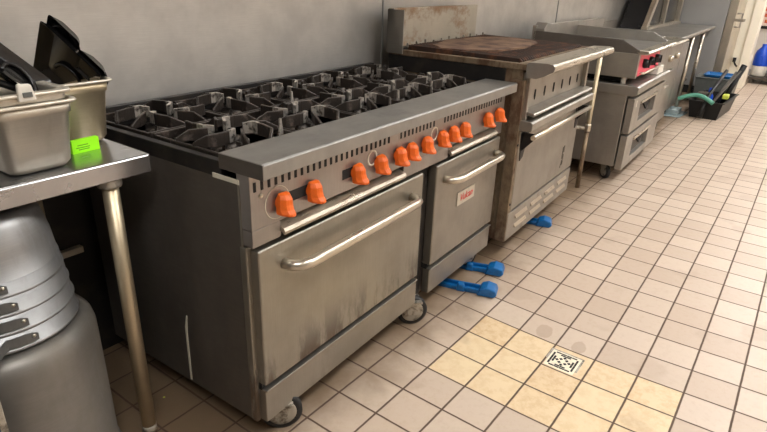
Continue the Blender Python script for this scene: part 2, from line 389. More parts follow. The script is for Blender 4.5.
# ovens
def oven(x0, x1, m, hx0, hx1, dents=0):
    d = MB().prism([(x0, .225), (x1, .225), (x1, .652), (x0, .652)], RF-.004, RF+.036, 'y').build('oven_door', m, rg, .006, 3)
    hd = MB(); z = .583; y1 = RF-.055
    hd.tube([(hx0, RF, z), (hx0+.006, RF-.03, z), (hx0+.022, RF-.048, z), (hx0+.05, y1, z), (hx1-.05, y1, z), (hx1-.022, RF-.048, z), (hx1-.006, RF-.03, z), (hx1, RF, z)], .0155, 14)
    hh = hd.build('handle', M['steel_bright'], d)
    k = MB().box(x0, x1, RF-.002, RF+.03, .095, .208).box(x0, x1, RF-.008, RF+.02, .204, .210).build('kick_plate', M['steel_door_b'], rg, .003)
    MB().box(x0, x1, RF+.012, RF+.045, .205, .228).build('door_gap', M['black'], rg)
    return d
d1 = oven(.012, .835, M['steel_door'], .105, .755)
d2 = oven(.935, RW-.01, M['steel_door_b'], 1.00, 1.475)
b = MB().box(1.125, 1.285, RF-.008, RF-.003, .428, .488).build('badge', M['badge'], d2, .002)
text_mesh('badge_lettering', 'Vulcan', .045, Matrix.Translation((1.203, RF-.0085, .459)) @ FRONT, M['red_ink'], b, shear=.3)
MB().box(-.0022, .0, .085, .180, .842-.012, .842).build('label_strip', M['sealant'], rg)
sc = MB(); sc.prism([(.37, .10), (.378, .10), (.374, .30), (.362, .345), (.358, .345), (.366, .28)], -.002, .0, 'x'); sc.build('pale_streak', M['sealant'], rg)  # thin pale upright streak low on the side panel
plabel(MB().box(-.0015, 0, .085, .092, .09, .83).build('seam_strip', M['steel_door'], rg), 'bright folded edge of the side panel')
# casters
def caster(parent, x, y, rot, r=.0635, top=.10, dz=0):
    c = bpy.data.objects.new('caster', None)
    me = MB(); mtx = Matrix.Translation((x, y, 0)) @ Matrix.Rotation(rot, 4, 'Z')
    me.box(-.035, .035, -.035, .035, top-.008, top, mtx)
    for s in (-1, 1): me.prism([(-.02, r-.012+dz), (.014, r-.012+dz), (.03, top-.006), (-.03, top-.006)], s*.021, s*.024, 'y', mtx)
    f = me.build('caster', M['caster'], parent)
    w = MB().lathe([(r-.008, -.014), (r, -.010), (r, .010), (r-.008, .014)], (0, 0, 0), 32, mtx @ Matrix.Translation((0, 0, r+dz)) @ Matrix.Rotation(PI/2, 4, 'X')).build('wheel', M['rubber'], f)
    MB().lathe([(.014, -.022), (.014, -.0155), (.030, -.0155), (r-.020, -.0175), (r-.018, -.0145), (r-.018, .0145), (r-.020, .0175), (.03, .0155), (.014, .0155), (.014, .022)], (0, 0, 0), 28, mtx @ Matrix.Translation((0, 0, r+dz)) @ Matrix.Rotation(PI/2, 4, 'X')).build('hub', M['caster'], w)
    return f
for x, y, r_ in ((.102, .080, .75), (.852, .072, .75), (1.44, .12, .3), (.10, .72, .2), (1.42, .72, .2)):
    wx = -.488 + x*math.cos(RT) - y*math.sin(RT); wy = -.047 + x*math.sin(RT) + y*math.cos(RT)
    caster(rg, x, y, -r_, dz=fz(wx, wy))
# burners and grates
GX = [.030 + i*.2945 for i in range(5)]; GYS = [(.165, .462), (.470, .768)]
def grate_mesh(w, dpt, flip):
    """cast grate: rim, and tall curved fins that lean in from the rim round the burner"""
    g = MB(); cx, cy = w/2, dpt/2; zb, zt = .872, .886
    t = .009
    g.box(0, w, 0, t, zb-.01, zt).box(0, w, dpt-t, dpt, zb-.01, zt).box(0, t, t, dpt-t, zb-.01, zt-.004).box(w-t, w, t, dpt-t, zb-.01, zt-.004)
    def arc(c, r, a0, a1, n=9): return [(c[0]+r*math.cos(a0+(a1-a0)*k/n), c[1]+r*math.sin(a0+(a1-a0)*k/n)) for k in range(n+1)]
    sg = -1 if flip else 1
    for q in range(4):
        R = Matrix.Translation((cx, cy, 0)) @ Matrix.Rotation(q*PI/2, 4, 'Z')
        # broad hooked fin: leaves the rim, runs level, folds in towards the centre
        g.ribbon([(.141, .020*sg), (.118, .052*sg), (.070, .062*sg), (.034, .060*sg), (.018, .036*sg)], zb+.004, .913, .0085, R, ztop=[.890, .911, .913, .913, .909])
        # straight finger
        g.ribbon([(.141, -.052*sg), (.105, -.040*sg), (.064, -.010*sg)], zb+.004, .910, .008, R, ztop=[.888, .908, .911])
    return g
def worn_tips(w, dpt, flip, seed, par):
    cx, cy = w/2, dpt/2; rn = random.Random(seed); f = -1 if flip else 1
    for q in range(4):
        if rn.random() < .15: continue
        R = Matrix.Translation((cx, cy, 0)) @ Matrix.Rotation(q*PI/2, 4, 'Z')
        g = MB().ribbon([(.055, .0615*f), (.034, .060*f), (.018, .036*f)], .880, .9145, .0098, R, ztop=[.9140, .9142, .9100])
        plabel(g.build('worn_tip', M['grate_worn'], par), 'bare bright tip worn through the black')
protos = {}
for j, (y0, y1) in enumerate(GYS):
    for i, gx in enumerate(GX):
        w, dd = .288, y1-y0
        key = (i*3+j) % 3
        if key not in protos:
            gm = grate_mesh(w, dd, key == 1).build('burner_grate', M['grate'], rg, .0018, 1)
            worn_tips(w, dd, key == 1, key+5, gm)
            protos[key] = gm; g = gm
        else: g = copy_tree(protos[key], rg)
        g.location = (gx, y0, 0)
bn = MB(); mt = None
bn.lathe([(.0, 0), (.052, 0), (.056, .008), (.050, .016), (.030, .022), (.030, .030), (.034, .034), (.030, .040), (.012, .044), (0, .044)], (0, 0, .835), 24, cap=False)
for k in range(6):
    a = k*PI/3; bn.box(-.004, .004, .030, .052, .850, .866, Matrix.Rotation(a, 4, 'Z'))
bn.tube([(0, -.05, .842), (0, -.125, .842)], .011, 8)
b0 = bn.build('burner_head', M['burner'], rg)
n = 0
for (y0, y1) in GYS:
    for gx in GX:
        bb = b0 if n == 0 else b0.copy()
        if n: C.objects.link(bb); bb.parent = rg
        bb.location = (gx+.144, (y0+y1)/2, 0); n += 1
# upright pilot brackets with bright tips
pl = [(.30, .235), (.915, .225), (1.19, .24), (.62, .49), (1.33, .50)]
for x, y in pl:
    MB().prism([(-.018, .84), (.018, .84), (.006, .895), (.003, .918), (-.003, .918), (-.006, .89)], -.003, .003, 'y', Matrix.Translation((x, y, 0))).build('pilot_bracket', M['grate_worn'], rg, .001)
for x, y, a in ((.21, .30, .4), (.80, .19, -.3), (1.02, .60, .2), (.16, .50, -.1)):
    MB().box(-.03, .03, -.009, .009, .838, .858, Matrix.Translation((x, y, 0)) @ Matrix.Rotation(a, 4, 'Z')).build('igniter_tube', M['caster'], rg, .003)

# blue caster docks
def dock(x, y, rz, s, label, group=None):
    t = thing('caster_dock', label, 'caster dock', (x, y, fz(x, y)), rz, group)
    b = MB(); b.box(-.17*s, .10*s, -.026, .026, .0, .008); b.box(-.17*s, .06*s, .018, .028, .006, .024).box(-.17*s, .06*s, -.028, -.018, .006, .024)
    b.build('base', M['blue'], t, .003)
    e = MB(); e.prism([(.035, 0), (.115, 0), (.128, .014), (.118, .038), (.080, .046), (.05, .034)], -.040, .040, 'y'); e.build('stop_block', M['blue'], t, .006)
    e = MB(); e.prism([(-.06, 0), (-.02, 0), (-.025, .038), (-.055, .04)], -.034, -.008, 'y'); e.build('stop_block', M['blue'], t, .006)
G_ = 'blue caster docks under the cooking line'
dock(.765, -.005, math.radians(-72), 1.0, 'blue plastic caster dock on the tiles under the small oven, the nearer of the pair', G_)
dock(.96, .055, math.radians(-72), 1.0, 'blue plastic caster dock half hidden under the small oven, the farther of the pair', G_)
dock(1.66, .085, math.radians(-72), 1.0, 'blue plastic caster dock peeping out under the charbroiler', G_)

# ------------------------------------------------------------------ charbroiler on its oven base
BT = math.radians(2.0)
br = thing('charbroiler', 'rust-stained charbroiler with slotted front standing over a stainless oven', 'charbroiler', (1.11, -.005, 0), BT)
BW = 1.0
MB().box(0, .97, .05, .74, .10, .70).build('oven_body', M['rust_steel'], br, .003)
plabel(MB().box(-.006, .035, .004, .06, .10, .90).build('front_post', M['rust_steel'], br, .003), 'greasy brown corner post')
bx = MB()
bx.box(0, .035, .02, .74, .70, .955).box(.965, 1.0, .02, .74, .70, .955).box(0, 1.0, .70, .74, .70, .955).box(.03, .97, .06, .7, .70, .72)
bx.build('firebox', M['rust_steel'], br, .003)
MB().box(-.004, 0, .10, .74, .87, .95).build('soot_side', M['black_soot_shade'], br)
MB().box(-.01, 1.01, -.0, .05, .945, .972).box(-.01, .02, .05, .74, .945, .972).box(.98, 1.01, .05, .74, .945, .972).build('top_frame', M['rust_steel'], br, .003)
# bull-nose front rail
pr = [(0, .975), (0, .915), (-.05, .915), (-.085, .93), (-.108, .945)] + [(-.112-.014*math.sin(a)+.0, .965+.018*-math.cos(a)) for a in [0, .5, 1, 1.6, 2.2, 2.8]] + [(-.095, .985), (-.01, .982)]
MB().prism(pr, -.012, .99, 'x').build('front_rail', M['steel_bright'], br, .002)
plabel(MB().prism(pr, -.016, -.012, 'x').build('rail_end', M['far_steel'], br), 'dull grey end plate of the rail')
# slotted control face
cf = MB(); cf.prism([(.012, .755), (.012, .915), (.03, .915), (.03, .755)], .03, .93, 'x').build('control_face', M['broil_steel'], br, .002)
for xa, xb in ((.02, .045), (.92, .95)): MB().box(xa, xb, -.012, .05, .70, .93).build('cheek', M['broil_steel'], br, .002)
s_ = MB()
for k in range(6):
    x = .165 + k*.133
    s_.prism([(x+.005, .790), (x+.013, .806), (x+.011, .838), (x, .838), (x-.003, .806)], .009, .014, 'y')
s_.build('valve_slots', M['black'], br)
MB().prism([(.0, .70), (.0, .725), (.05, .742), (.05, .70)], .03, .95, 'x').build('tray_slot', M['black'], br)
MB().prism([(-.045, .735), (-.052, .745), (-.045, .752), (.01, .76), (.01, .745)], .03, .96, 'x').build('drip_tray_lip', M['broil_steel'], br, .002)
MB().prism([(-.05, .672), (-.058, .68), (-.058, .712), (-.05, .718), (.02, .718), (.02, .672)], .0, .985, 'x').build('lower_rail', M['broil_steel'], br, .003)
# oven door with bar handle on triangular brackets
od = MB().box(.02, .965, .0, .045, .262, .662).build('oven_door', M['steel_door_b'], br, .006, 3)
MB().tube([(.02, -.062, .643), (.93, -.062, .643)], .0125, 14).build('handle', M['steel_bright'], od)
for x in (.05, .905):
    pb = MB().prism([(x-.03, .655), (x+.075, .655), (x+.03, .53), (x-.005, .515)], -.003, 0, 'y').prism([(0, .655), (-.062, .655), (-.068, .638), (0, .56)], x+.0, x+.004, 'x').build('handle_bracket', M['black_soot_shade'], od)
mk = MB()                                        # dark upright emblem on the door
for a in ((.758, .775, .395, .435), (.742, .756, .36, .43), (.758, .772, .35, .385), (.745, .752, .33, .352), (.758, .764, .318, .345), (.735, .742, .305, .33)):
    mk.box(a[0], a[1], -.0015, .002, a[2], a[3])
ring_m = Matrix.Translation((.758, 0, .335)) @ Matrix.Rotation(PI/2, 4, 'X')
mk.lathe([(.010, 0), (.010, .0015), (.015, .0015), (.015, 0)], (0, 0, 0), 16, ring_m, cap=False)
mk.build('door_emblem', M['mark'], od)
for z in (.30, .60):
    MB().lathe([(.0, 0), (.006, 0), (.006, .004), (.0, .005)], (0, 0, 0), 10, Matrix.Translation((.008, .004, z)) @ Matrix.Rotation(PI/2, 4, 'X'), cap=False).build('screw', M['black_soot_shade'], br)
kp = MB().box(.0, .97, .0, .03, .105, .252).build('louvred_kick_plate', M['broil_steel'], br, .003)
lv = MB()
for k in range(4):
    x = .09 + k*.215
    for z in (.15, .20): lv.prism([(-.010, z+.002), (0, z+.020), (0, z)], x, x+.155, 'x')
lv.build('louvres', M['steel_bright'], kp, .001)
# grate with crust
gt = MB()
for k in range(34):
    x = .05 + k*.0268
    gt.prism([(.05, .958), (.05, .976), (.062, .986), (.66, .992), (.66, .965)], x, x+.0115, 'x')
gt.box(.04, .96, .35, .36, .952, .972).build('cooking_grate', M['broil_grate'], br, .001, 1)
cr = MB(); rn = random.Random(3); ring_ = []
for k in range(26):
    a = 2*PI*k/26; rr = 1 + rn.uniform(-.07, .07)
    ring_.append((.48+.42*math.cos(a)*rr, .42+.22*math.sin(a)*rr))
cr.prism(ring_, .984, .9945, 'z').build('grease_crust', M['crust'], br)
# back riser (left half only) on the flue
MB().box(-.03, .90, .70, .735, .955, 1.165).build('back_riser', M['riser_steel'], br, .004)
MB().box(-.034, -.028, .64, .735, .955, 1.16).prism([(.64, .955), (.735, .955), (.735, 1.16), (.70, 1.165)], -.034, -.03, 'x').build('riser_end', M['far_steel'], br)
MB().box(.0, .98, .66, .70, .955, .982).build('flue_bar', M['black_soot_shade'], br)
for k in range(11): x = .04 + k*.088; MB().box(x, x+.006, .655, .664, .98, 1.0+.004*(k % 3)).build('flue_stud', M['caster'], br)
for x, y in ((.16, .22), (.84, .16), (.16, .62), (.84, .62)):
    wx, wy = 1.11+x*math.cos(BT)-y*math.sin(BT), -.005+x*math.sin(BT)+y*math.cos(BT)
    MB().tube([(x, y, .105), (x, y, fz(wx, wy))], [.024, .019], 14).build('leg', M['black_soot_shade'], br)

# gas pipe standing beside the broiler
gp = thing('gas_pipe', 'upright painted steel pipe with rusty foot between charbroiler and drawer refrigerator', 'pipe', (2.46, .075, 0))
MB().tube([(0, 0, 0.0), (0, 0, .90)], .015, 12).build('riser_pipe', M['pan_b'], gp)
plabel(MB().tube([(0, 0, 0.0+.002), (0, 0, .40)], .0152, 12).build('rusty_section', M['rust_steel'], gp), 'rust-brown lower length')
MB().lathe([(.02, 0), (.021, .01), (.021, .04), (.02, .05)], (0, 0, .40), 12).build('coupling', M['steel_bright'], gp)
MB().tube([(0, 0, .42), (-.05, .12, .42), (-.06, .5, .42)], .012, 10).build('branch_pipe', M['caster'], gp)

# ------------------------------------------------------------------ drawer refrigerator and griddle
CT = math.radians(1.2)
cb = thing('drawer_refrigerator', 'low stainless two-drawer refrigerator on casters carrying the griddle', 'refrigerator', (2.73, -.125, 0), CT)
MB().box(0, 1.05, .055, .80, .12, .625).build('body', M['far_steel'], cb, .004)
MB().prism([(-.012, .635), (-.012, .68), (0, .688), (.80, .688), (.80, .64), (.02, .62)], -.012, 1.07, 'x').build('worktop', M['far_steel'], cb, .003)
for z0, z1 in ((.105, .345), (.365, .605)):
    d = MB()
    # front with a cut-out pull (built round the hole)
    hx0, hx1, hz0, hz1 = .20, .72, z0+.055, z1-.045
    d.box(.0, hx0, 0, .045, z0, z1).box(hx1, 1.04, 0, .045, z0, z1).box(hx0, hx1, 0, .045, z0, hz0).box(hx0, hx1, 0, .045, hz1, z1)
    dr = d.build('drawer', M['far_steel'], cb, .002)
    MB().box(hx0, hx1, .032, .044, hz0, hz1).build('pull_recess', M['steel_side'], dr)
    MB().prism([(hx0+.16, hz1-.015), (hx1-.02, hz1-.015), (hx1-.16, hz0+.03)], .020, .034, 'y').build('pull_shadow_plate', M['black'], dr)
    MB().prism([(0, hz1), (-.012, hz1+.004), (-.012, hz1-.012), (0, hz1-.018)], hx0, hx1, 'x').build('pull', M['steel_bright'], dr, .001)
MB().box(.065, .085, -.001, .001, .54, .585).build('small_sticker', M['white_plastic'], cb)
MB().box(-.0015, .0, .30, .306, .44, .50).build('side_mark', M['sealant'], cb)
for x, y in ((.08, .12), (.96, .12), (.08, .70), (.96, .70)): caster(cb, x, y, .9, .05, .12)

gd = thing('griddle', 'stainless flat-top griddle with pink front panel and three black knobs', 'griddle', (2.73, -.095, 0), CT)
MB().box(0, .95, .03, .70, .735, .895).build('body', M['far_steel'], gd, .003)
MB().box(.005, .945, .03, .62, .89, .905).build('griddle_plate', M['steel'], gd)
# left and right splash guards, tall at the back and stepping down to the front
for x in (0, .935):
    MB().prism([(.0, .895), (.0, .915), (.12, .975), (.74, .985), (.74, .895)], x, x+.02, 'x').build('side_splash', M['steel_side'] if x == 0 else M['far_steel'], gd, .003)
MB().box(0, .95, .72, .75, .895, 1.02).build('back_splash', M['far_steel'], gd, .003)
MB().prism([(.0, .985), (.30, .985), (.30, 1.02), (.05, 1.04), (.0, 1.0)], .66, .74, 'y').build('splash_corner', M['steel'], gd, .003)
MB().prism([(-.0, .888), (-.05, .892), (-.062, .902), (-.05, .915), (.0, .918), (.03, .906)], .0, .95, 'x').build('front_trough', M['steel_bright'], gd, .003)
pk = MB().prism([(.03, .895), (.005, .88), (-.002, .745), (.03, .74)], .045, .70, 'x').build('front_panel', M['pink'], gd, .001)
for xa, xb in ((.0, .045), (.70, .95)): MB().box(xa, xb, .0, .035, .735, .895).build('front_frame', M['far_steel'], gd, .002)
for kx in (.19, .38, .58):
    mtx = Matrix.Translation((kx, .004, .818)) @ Matrix.Rotation(PI/2, 4, 'X')
    MB().lathe([(.0, 0), (.030, 0), (.032, .012), (.026, .034), (.0, .036)], (0, 0, 0), 20, mtx, cap=False).box(-.005, .005, -.026, .026, .034, .044, mtx).build('knob', M['black_plastic'], gd, .001)
MB().tube([(.10, -.0, .762), (.10, -.028, .762), (.60, -.028, .762), (.60, 0, .762)], .008, 8).build('grease_drawer_handle', M['steel_bright'], gd)
MB().box(.10, .90, .10, .66, .692, .735).build('shade_block', M['black'], gd)  # black block added to paint the shadow in the gap under the griddle
for x, y in ((.05, .08), (.9, .08), (.05, .66), (.9, .66)):
    MB().tube([(x, y, .688), (x, y, .736)], .017, 12).build('leg', M['white_plastic'], gd)
tag(MB().box(3.42, 3.60, -.095, -.01, .690, .745).build('foil_box', M['white_plastic'], bevel=.003), 'small white box lying on the drawer refrigerator under the griddle knobs', 'box')

# fryer beyond, worktable beyond that
fr = thing('deep_fryer', 'stainless deep fryer cabinet on casters past the griddle', 'fryer', (3.88, -.03, 0), CT)
MB().box(0, .80, .05, .80, .12, .86).build('cabinet', M['far_steel'], fr, .004)
MB().box(.02, .78, .02, .055, .14, .60).build('door', M['far_steel'], fr, .004)
MB().tube([(.08, .02, .50), (.08, -.02, .50), (.35, -.02, .50), (.35, .02, .50)], .009, 8).build('handle', M['steel_bright'], fr)
MB().box(.0, .80, .0, .055, .64, .84).build('control_face', M['broil_steel'], fr, .003)
MB().prism([(-.03, .85), (-.045, .86), (-.03, .872), (.80, .875), (.80, .85)], 0, .80, 'x').build('top_ledge', M['steel_bright'], fr, .003)
MB().box(.0, .80, .74, .79, .87, 1.0).build('back_splash', M['far_steel'], fr, .003)
MB().box(.06, .74, .15, .70, .872, .885).build('vat_cover', M['steel'], fr, .003)
for k in range(2): MB().lathe([(0, 0), (.028, 0), (.024, .03), (0, .032)], (0, 0, 0), 16, Matrix.Translation((.25+.3*k, 0, .74)) @ Matrix.Rotation(PI/2, 4, 'X'), cap=False).build('knob', M['steel_bright'], fr)
for x, y in ((.07, .08), (.73, .08), (.07, .7), (.73, .7)): caster(fr, x, y, .4, .05, .12)

wt = thing('worktable', 'stainless worktable on tall thin legs in front of the grey refrigerator', 'table', (4.80, .03, 0), CT)
MB().prism([(-.0, .83), (-.012, .84), (-.012, .862), (0, .868), (.76, .868), (.76, .83)], 0, 2.38, 'x').build('tabletop', M['far_steel'], wt, .003)
MB().box(0, .5, .73, .76, .868, .96).build('backsplash', M['far_steel'], wt, .003)
for x, y in ((.93, .03), (1.86, .05), (.93, .70), (1.86, .70), (.03, .70)): MB().tube([(x, y, .83), (x, y, 0)], [.02, .02], 12).build('leg', M['steel_bright'], wt)
MB().box(.93, 1.80, .10, .72, .25, .27).build('undershelf', M['steel_side'], wt)
lc = thing('undercounter_cabinet', 'low dark-fronted steel cabinet pushed under the worktable next to the fryer', 'cabinet', (4.84, .07, 0), CT)
MB().box(0, .82, .03, .66, .10, .80).build('body', M['far_steel'], lc, .004)
MB().box(.02, .40, 0, .03, .12, .78).build('door', M['far_steel'], lc, .004)
MB().box(.42, .80, 0, .03, .12, .78).build('door', M['far_steel'], lc, .004)
for x, y in ((.06, .08), (.76, .08), (.06, .6), (.76, .6)): MB().tube([(x, y, .10), (x, y, 0)], .015, 8).build('leg', M['rubber'], lc)

# dark slanted warming cabinet on the back wall above
wc = thing('warming_cabinet', 'dark glazed warming cabinet with steel edges standing on the worktable against the wall', 'cabinet', (5.42, .50, .868))
MB().prism([(.02, 0), (.80, .93), (1.72, .93), (1.72, 0)], .05, .28, 'y').build('glazed_body', M['dark_glass'], wc)
MB().prism([(0, 0), (.10, 0), (.88, .93), (.78, .93)], .0, .05, 'y').build('slanted_edge', M['steel_bright'], wc, .004)
MB().box(.83, .88, .0, .05, .0, .93).build('mullion', M['steel_bright'], wc, .004)
MB().box(1.68, 1.75, .0, .28, .0, .93).build('end_post', M['steel_bright'], wc, .004)
MB().box(.0, 1.75, -.02, .05, .0, .03).build('sill', M['steel_bright'], wc, .004)

# tall grey refrigerator
tf = thing('tall_refrigerator', 'tall plain grey refrigerator with a bright steel door edge by the passage', 'refrigerator', (7.25, -.03, 0))
MB().box(0, .85, .02, .82, .10, 2.1).build('cabinet', M['fridge'], tf, .006)
MB().box(.0, .85, -.08, .016, .12, 2.1).build('door', M['steel_bright'], tf, .006)
MB().box(.02, .84, .06, .80, 0, .10).build('plinth', M['black'], tf)
MB().tube([(.10, -.08, .86), (.10, -.14, .86), (.10, -.14, 1.02), (.10, -.08, 1.02)], .012, 8).build('handle', M['steel'], tf)
MB().box(-.01, .05, -.19, -.078, .93, .965).build('hinge_latch', M['steel_bright'], tf, .004)
hk = thing('wall_hook', 'black coat hook on the cream door frame', 'hook', (8.245, -.13, .30))
MB().tube([(-.01, .0, .09), (-.05, -.01, .05), (-.06, -.03, .02), (-.04, -.05, .0)], .012, 8).build('hook_arm', M['black_plastic'], hk)
MB().box(-.012, -.0, -.02, .02, .05, .11).build('hook_plate', M['black_plastic'], hk)

# ------------------------------------------------------------------ tub with tools, crate
def open_tub(w, d, h, t, taper, lip):
    m = MB(); bm = m.bm
    def rect(x, y, z): return [bm.verts.new(p) for p in ((-x, -y, z), (x, -y, z), (x, y, z), (-x, y, z))]
    a = rect(w/2-taper, d/2-taper, 0); b = rect(w/2, d/2, h); c = rect(w/2+lip, d/2+lip, h); c2 = rect(w/2+lip, d/2+lip, h-.008)
    e = rect(w/2-t, d/2-t, h); f = rect(w/2-taper-t, d/2-taper-t, t)
    b2 = rect(w/2, d/2, h-.008)
    def band(A, B):
        for k in range(4): bm.faces.new((A[k], A[(k+1) % 4], B[(k+1) % 4], B[k]))
    bm.faces.new(a[::-1]); band(a, b2); band(b2, c2); band(c2, c); band(c, e); band(e, f); bm.faces.new(f)
    for v in b: bm.verts.remove(v)
    return m
TB = math.radians(-3)
tb = tag(open_tub(.80, .33, .19, .008, .03, .02).build('bus_tub', M['black_plastic'], None, .006), 'black plastic bus tub on the tiles full of tools', 'tub')
tb.location = (5.98, -.235, 0); tb.rotation_euler = (0, 0, TB)
cr_ = thing('storage_crate', 'dark grey plastic crate standing behind the black tub, blue tray on top', 'crate', (6.68, -.15, 0))
o = open_tub(.42, .42, .32, .01, .02, .012).build('crate_body', M['grey_plastic'], cr_, .006)
MB().box(-.20, .20, -.20, .20, .312, .322).build('lid', M['grey_plastic'], cr_, .003)
tr = tag(open_tub(.32, .30, .03, .006, .01, .01).build('serving_tray', M['blue'], None, .004), 'blue shallow tray lying on the grey crate', 'tray'); tr.location = (6.68, -.17, .324)
def loosepart(name, mb, mat, label, cat, group=None, bevel=0): return tag(mb.build(name, mat, None, bevel), label, cat, group)
loosepart('scraper_pole', MB().tube([(5.50, -.20, .03), (5.60, -.21, .21), (6.3, -.26, .44)], [.03, .018, .02], 10), M['black_plastic'], 'black pole leaning over the left rim of the tub down to the floor', 'pole')
loosepart('brush_handle', MB().tube([(6.14, -.30, .06), (6.30, -.42, .52)], [.025, .03], 10), M['black_plastic'], 'thick black handle sticking up at the right of the tub', 'handle')
loosepart('tongs', MB().tube([(5.80, -.20, .03), (6.25, -.40, .46)], .012, 8).tube([(5.80, -.20, .03), (6.28, -.36, .44)], .012, 8), M['steel_side'], 'grey metal tongs lying across the tub', 'tongs')
loosepart('scrub_brush', MB().box(5.84, 5.96, -.20, -.08, .02, .24), M['mark'], 'dark scrubbing brush head inside the tub', 'brush', bevel=.02)
loosepart('spray_bottle', MB().lathe([(.04, 0), (.045, .02), (.045, .15), (.015, .21), (.015, .24), (.0, .24)], (6.12, -.17, .02), 16), M['blue_jug'], 'blue bottle standing in the tub', 'bottle')
loosepart('sponge', MB().box(6.02, 6.14, -.37, -.31, .165, .215), M['yellow'], 'yellow green sponge at the right rim of the tub', 'sponge', bevel=.01)
pts = []
for k in range(15):
    t_ = k/14; pts.append((5.53+.03*math.sin(t_*3), .05-.34*t_, .185+.06*math.sin(PI*t_)))
loosepart('green_hose', MB().tube(pts, .022, 10), M['teal'], 'short teal hose arched over the left rim of the tub', 'hose')
loosepart('plastic_sheet', MB().prism([(5.45, -.02), (5.8, -.04), (5.85, .12), (5.7, .22), (5.42, .16)], .0, .012, 'z').box(5.5, 5.72, .02, .14, .012, .07), M['bluegrey'], 'crumpled clear grey plastic on the floor left of the tub', 'plastic sheet', bevel=.01)

# passage: dunnage rack with blue jugs, notice on the wall
dr = thing('dunnage_rack', 'low dark rack on the passage floor carrying blue jugs', 'rack', (9.2, -.85, 0))
MB().box(-.3, .3, -.55, .55, .06, .10).build('deck', M['mark'], dr, .004)
for x in (-.26, .26):
    for y in (-.5, .5): MB().box(x-.025, x+.025, y-.025, y+.025, 0, .06).build('leg', M['mark'], dr)
jl = ['blue capped jug with white side at the left end of the passage rack', 'blue capped jug with white side next right on the passage rack']
for k, (x, y) in enumerate(((9.10, -.40), (9.10, -.63))):
    j = thing('water_jug', jl[k], 'jug', (x, y, .10), 0, 'blue jugs on the passage rack')
    MB().lathe([(.09, 0), (.10, .02), (.10, .14), (.095, .15)], (0, 0, 0), 20).build('base', M['white_plastic'], j)
    MB().lathe([(.10, .15), (.104, .17), (.104, .30), (.09, .36), (.04, .42), (.04, .46), (0, .46)], (0, 0, 0), 20, cap=False).box(-.115, -.095, -.02, .02, .18, .30).build('jug_body', M['blue_jug'], j)
po = thing('notice', 'small red and orange lettered notice on the passage wall', 'notice', (9.885, -.40, 0))
MB().box(0, .014, -.30, .22, .73, 1.10).build('sheet', M['poster'], po)
MB().box(-.004, 0, -.26, .19, 1.0, 1.06).box(-.004, 0, -.22, .17, .91, .96).box(-.004, 0, -.24, .15, .82, .87).build('lettering', M['poster_red'], po)
MB().box(-.006, 0, -.30, .22, .73, .775).build('dark_border', M['black'], po)

# ------------------------------------------------------------------ floor drain
dn = thing('floor_drain', 'small square white drain grate with dark slots set in the yellow tiles', 'drain', (3.415*T, -3.40*T, fz(3.415*T, -3.4*T)))
a = .36*T
MB().box(-a, a, -a, a, -.002, .0018).build('grate_plate', M['drain_white'], dn, .0008)
ds = MB(); 
def slot(x, y, w, hh, r=0): ds.box(-w/2, w/2, -hh/2, hh/2, .0012, .0024, Matrix.Translation((x, y, 0)) @ Matrix.Rotation(r, 4, 'Z'))
for k in range(4):
    R = k*PI/2; c_, s_n = math.cos(R), math.sin(R)
    for i, yy in enumerate((-.6, -.2, .2, .6)):
        for rad in (.80, .62):
            if rad == .62 and abs(yy) > .5: continue
            x, y = rad*a, yy*a*.9; slot(x*c_-y*s_n, x*s_n+y*c_, a*.13, a*.34, R)
for x, y in ((.2, .2), (-.2, .2), (.2, -.2), (-.2, -.2), (.42, 0), (-.42, 0), (0, .42), (0, -.42)): slot(x*a, y*a, a*.19, a*.19, .785)
ds.build('slots', M['black'], dn)
fr_ = MB(); w_ = .008
fr_.box(-a-w_, -a, -a-w_, a+w_, -.002, .0008).box(a, a+w_, -a-w_, a+w_, -.002, .0008).box(-a, a, -a-w_, -a, -.002, .0008).box(-a, a, a, a+w_, -.002, .0008).build('frame', M['caster'], dn)

# ------------------------------------------------------------------ prep table on the left
PT = thing('prep_table', 'stainless prep table with round legs left of the gas range', 'table', (0, 0, 0))
zt = .87
MB().prism([(.300, .822), (.300, .866), (.304, .870), (.79, .870), (.79, .825), (.786, .825), (.786, .862), (.312, .862), (.312, .822)], -2.1, -.562, 'x').build('tabletop', M['steel_table'], PT, .002)
plabel(MB().box(-.5625, -.558, .302, .79, .823, .869).build('end_edge', M['steel_table'], PT, .001), 'turned-down right end of the top')
for x, y in ((-.658, .333), (-.70, .70), (-2.0, .33), (-2.0, .70)):
    lg = MB().tube([(x, y, .845), (x, y, .02+fz(x, y))], .0205, 20).build('leg', M['pan_b'], PT)
    MB().lathe([(.028, 0), (.030, .006), (.030, .040), (.024, .052)], (x, y, .80), 20).build('leg_socket', M['caster'], lg)
    MB().lathe([(.016, 0), (.021, .006), (.021, .03)], (x, y, fz(x, y)), 16).build('foot', M['caster'], lg)

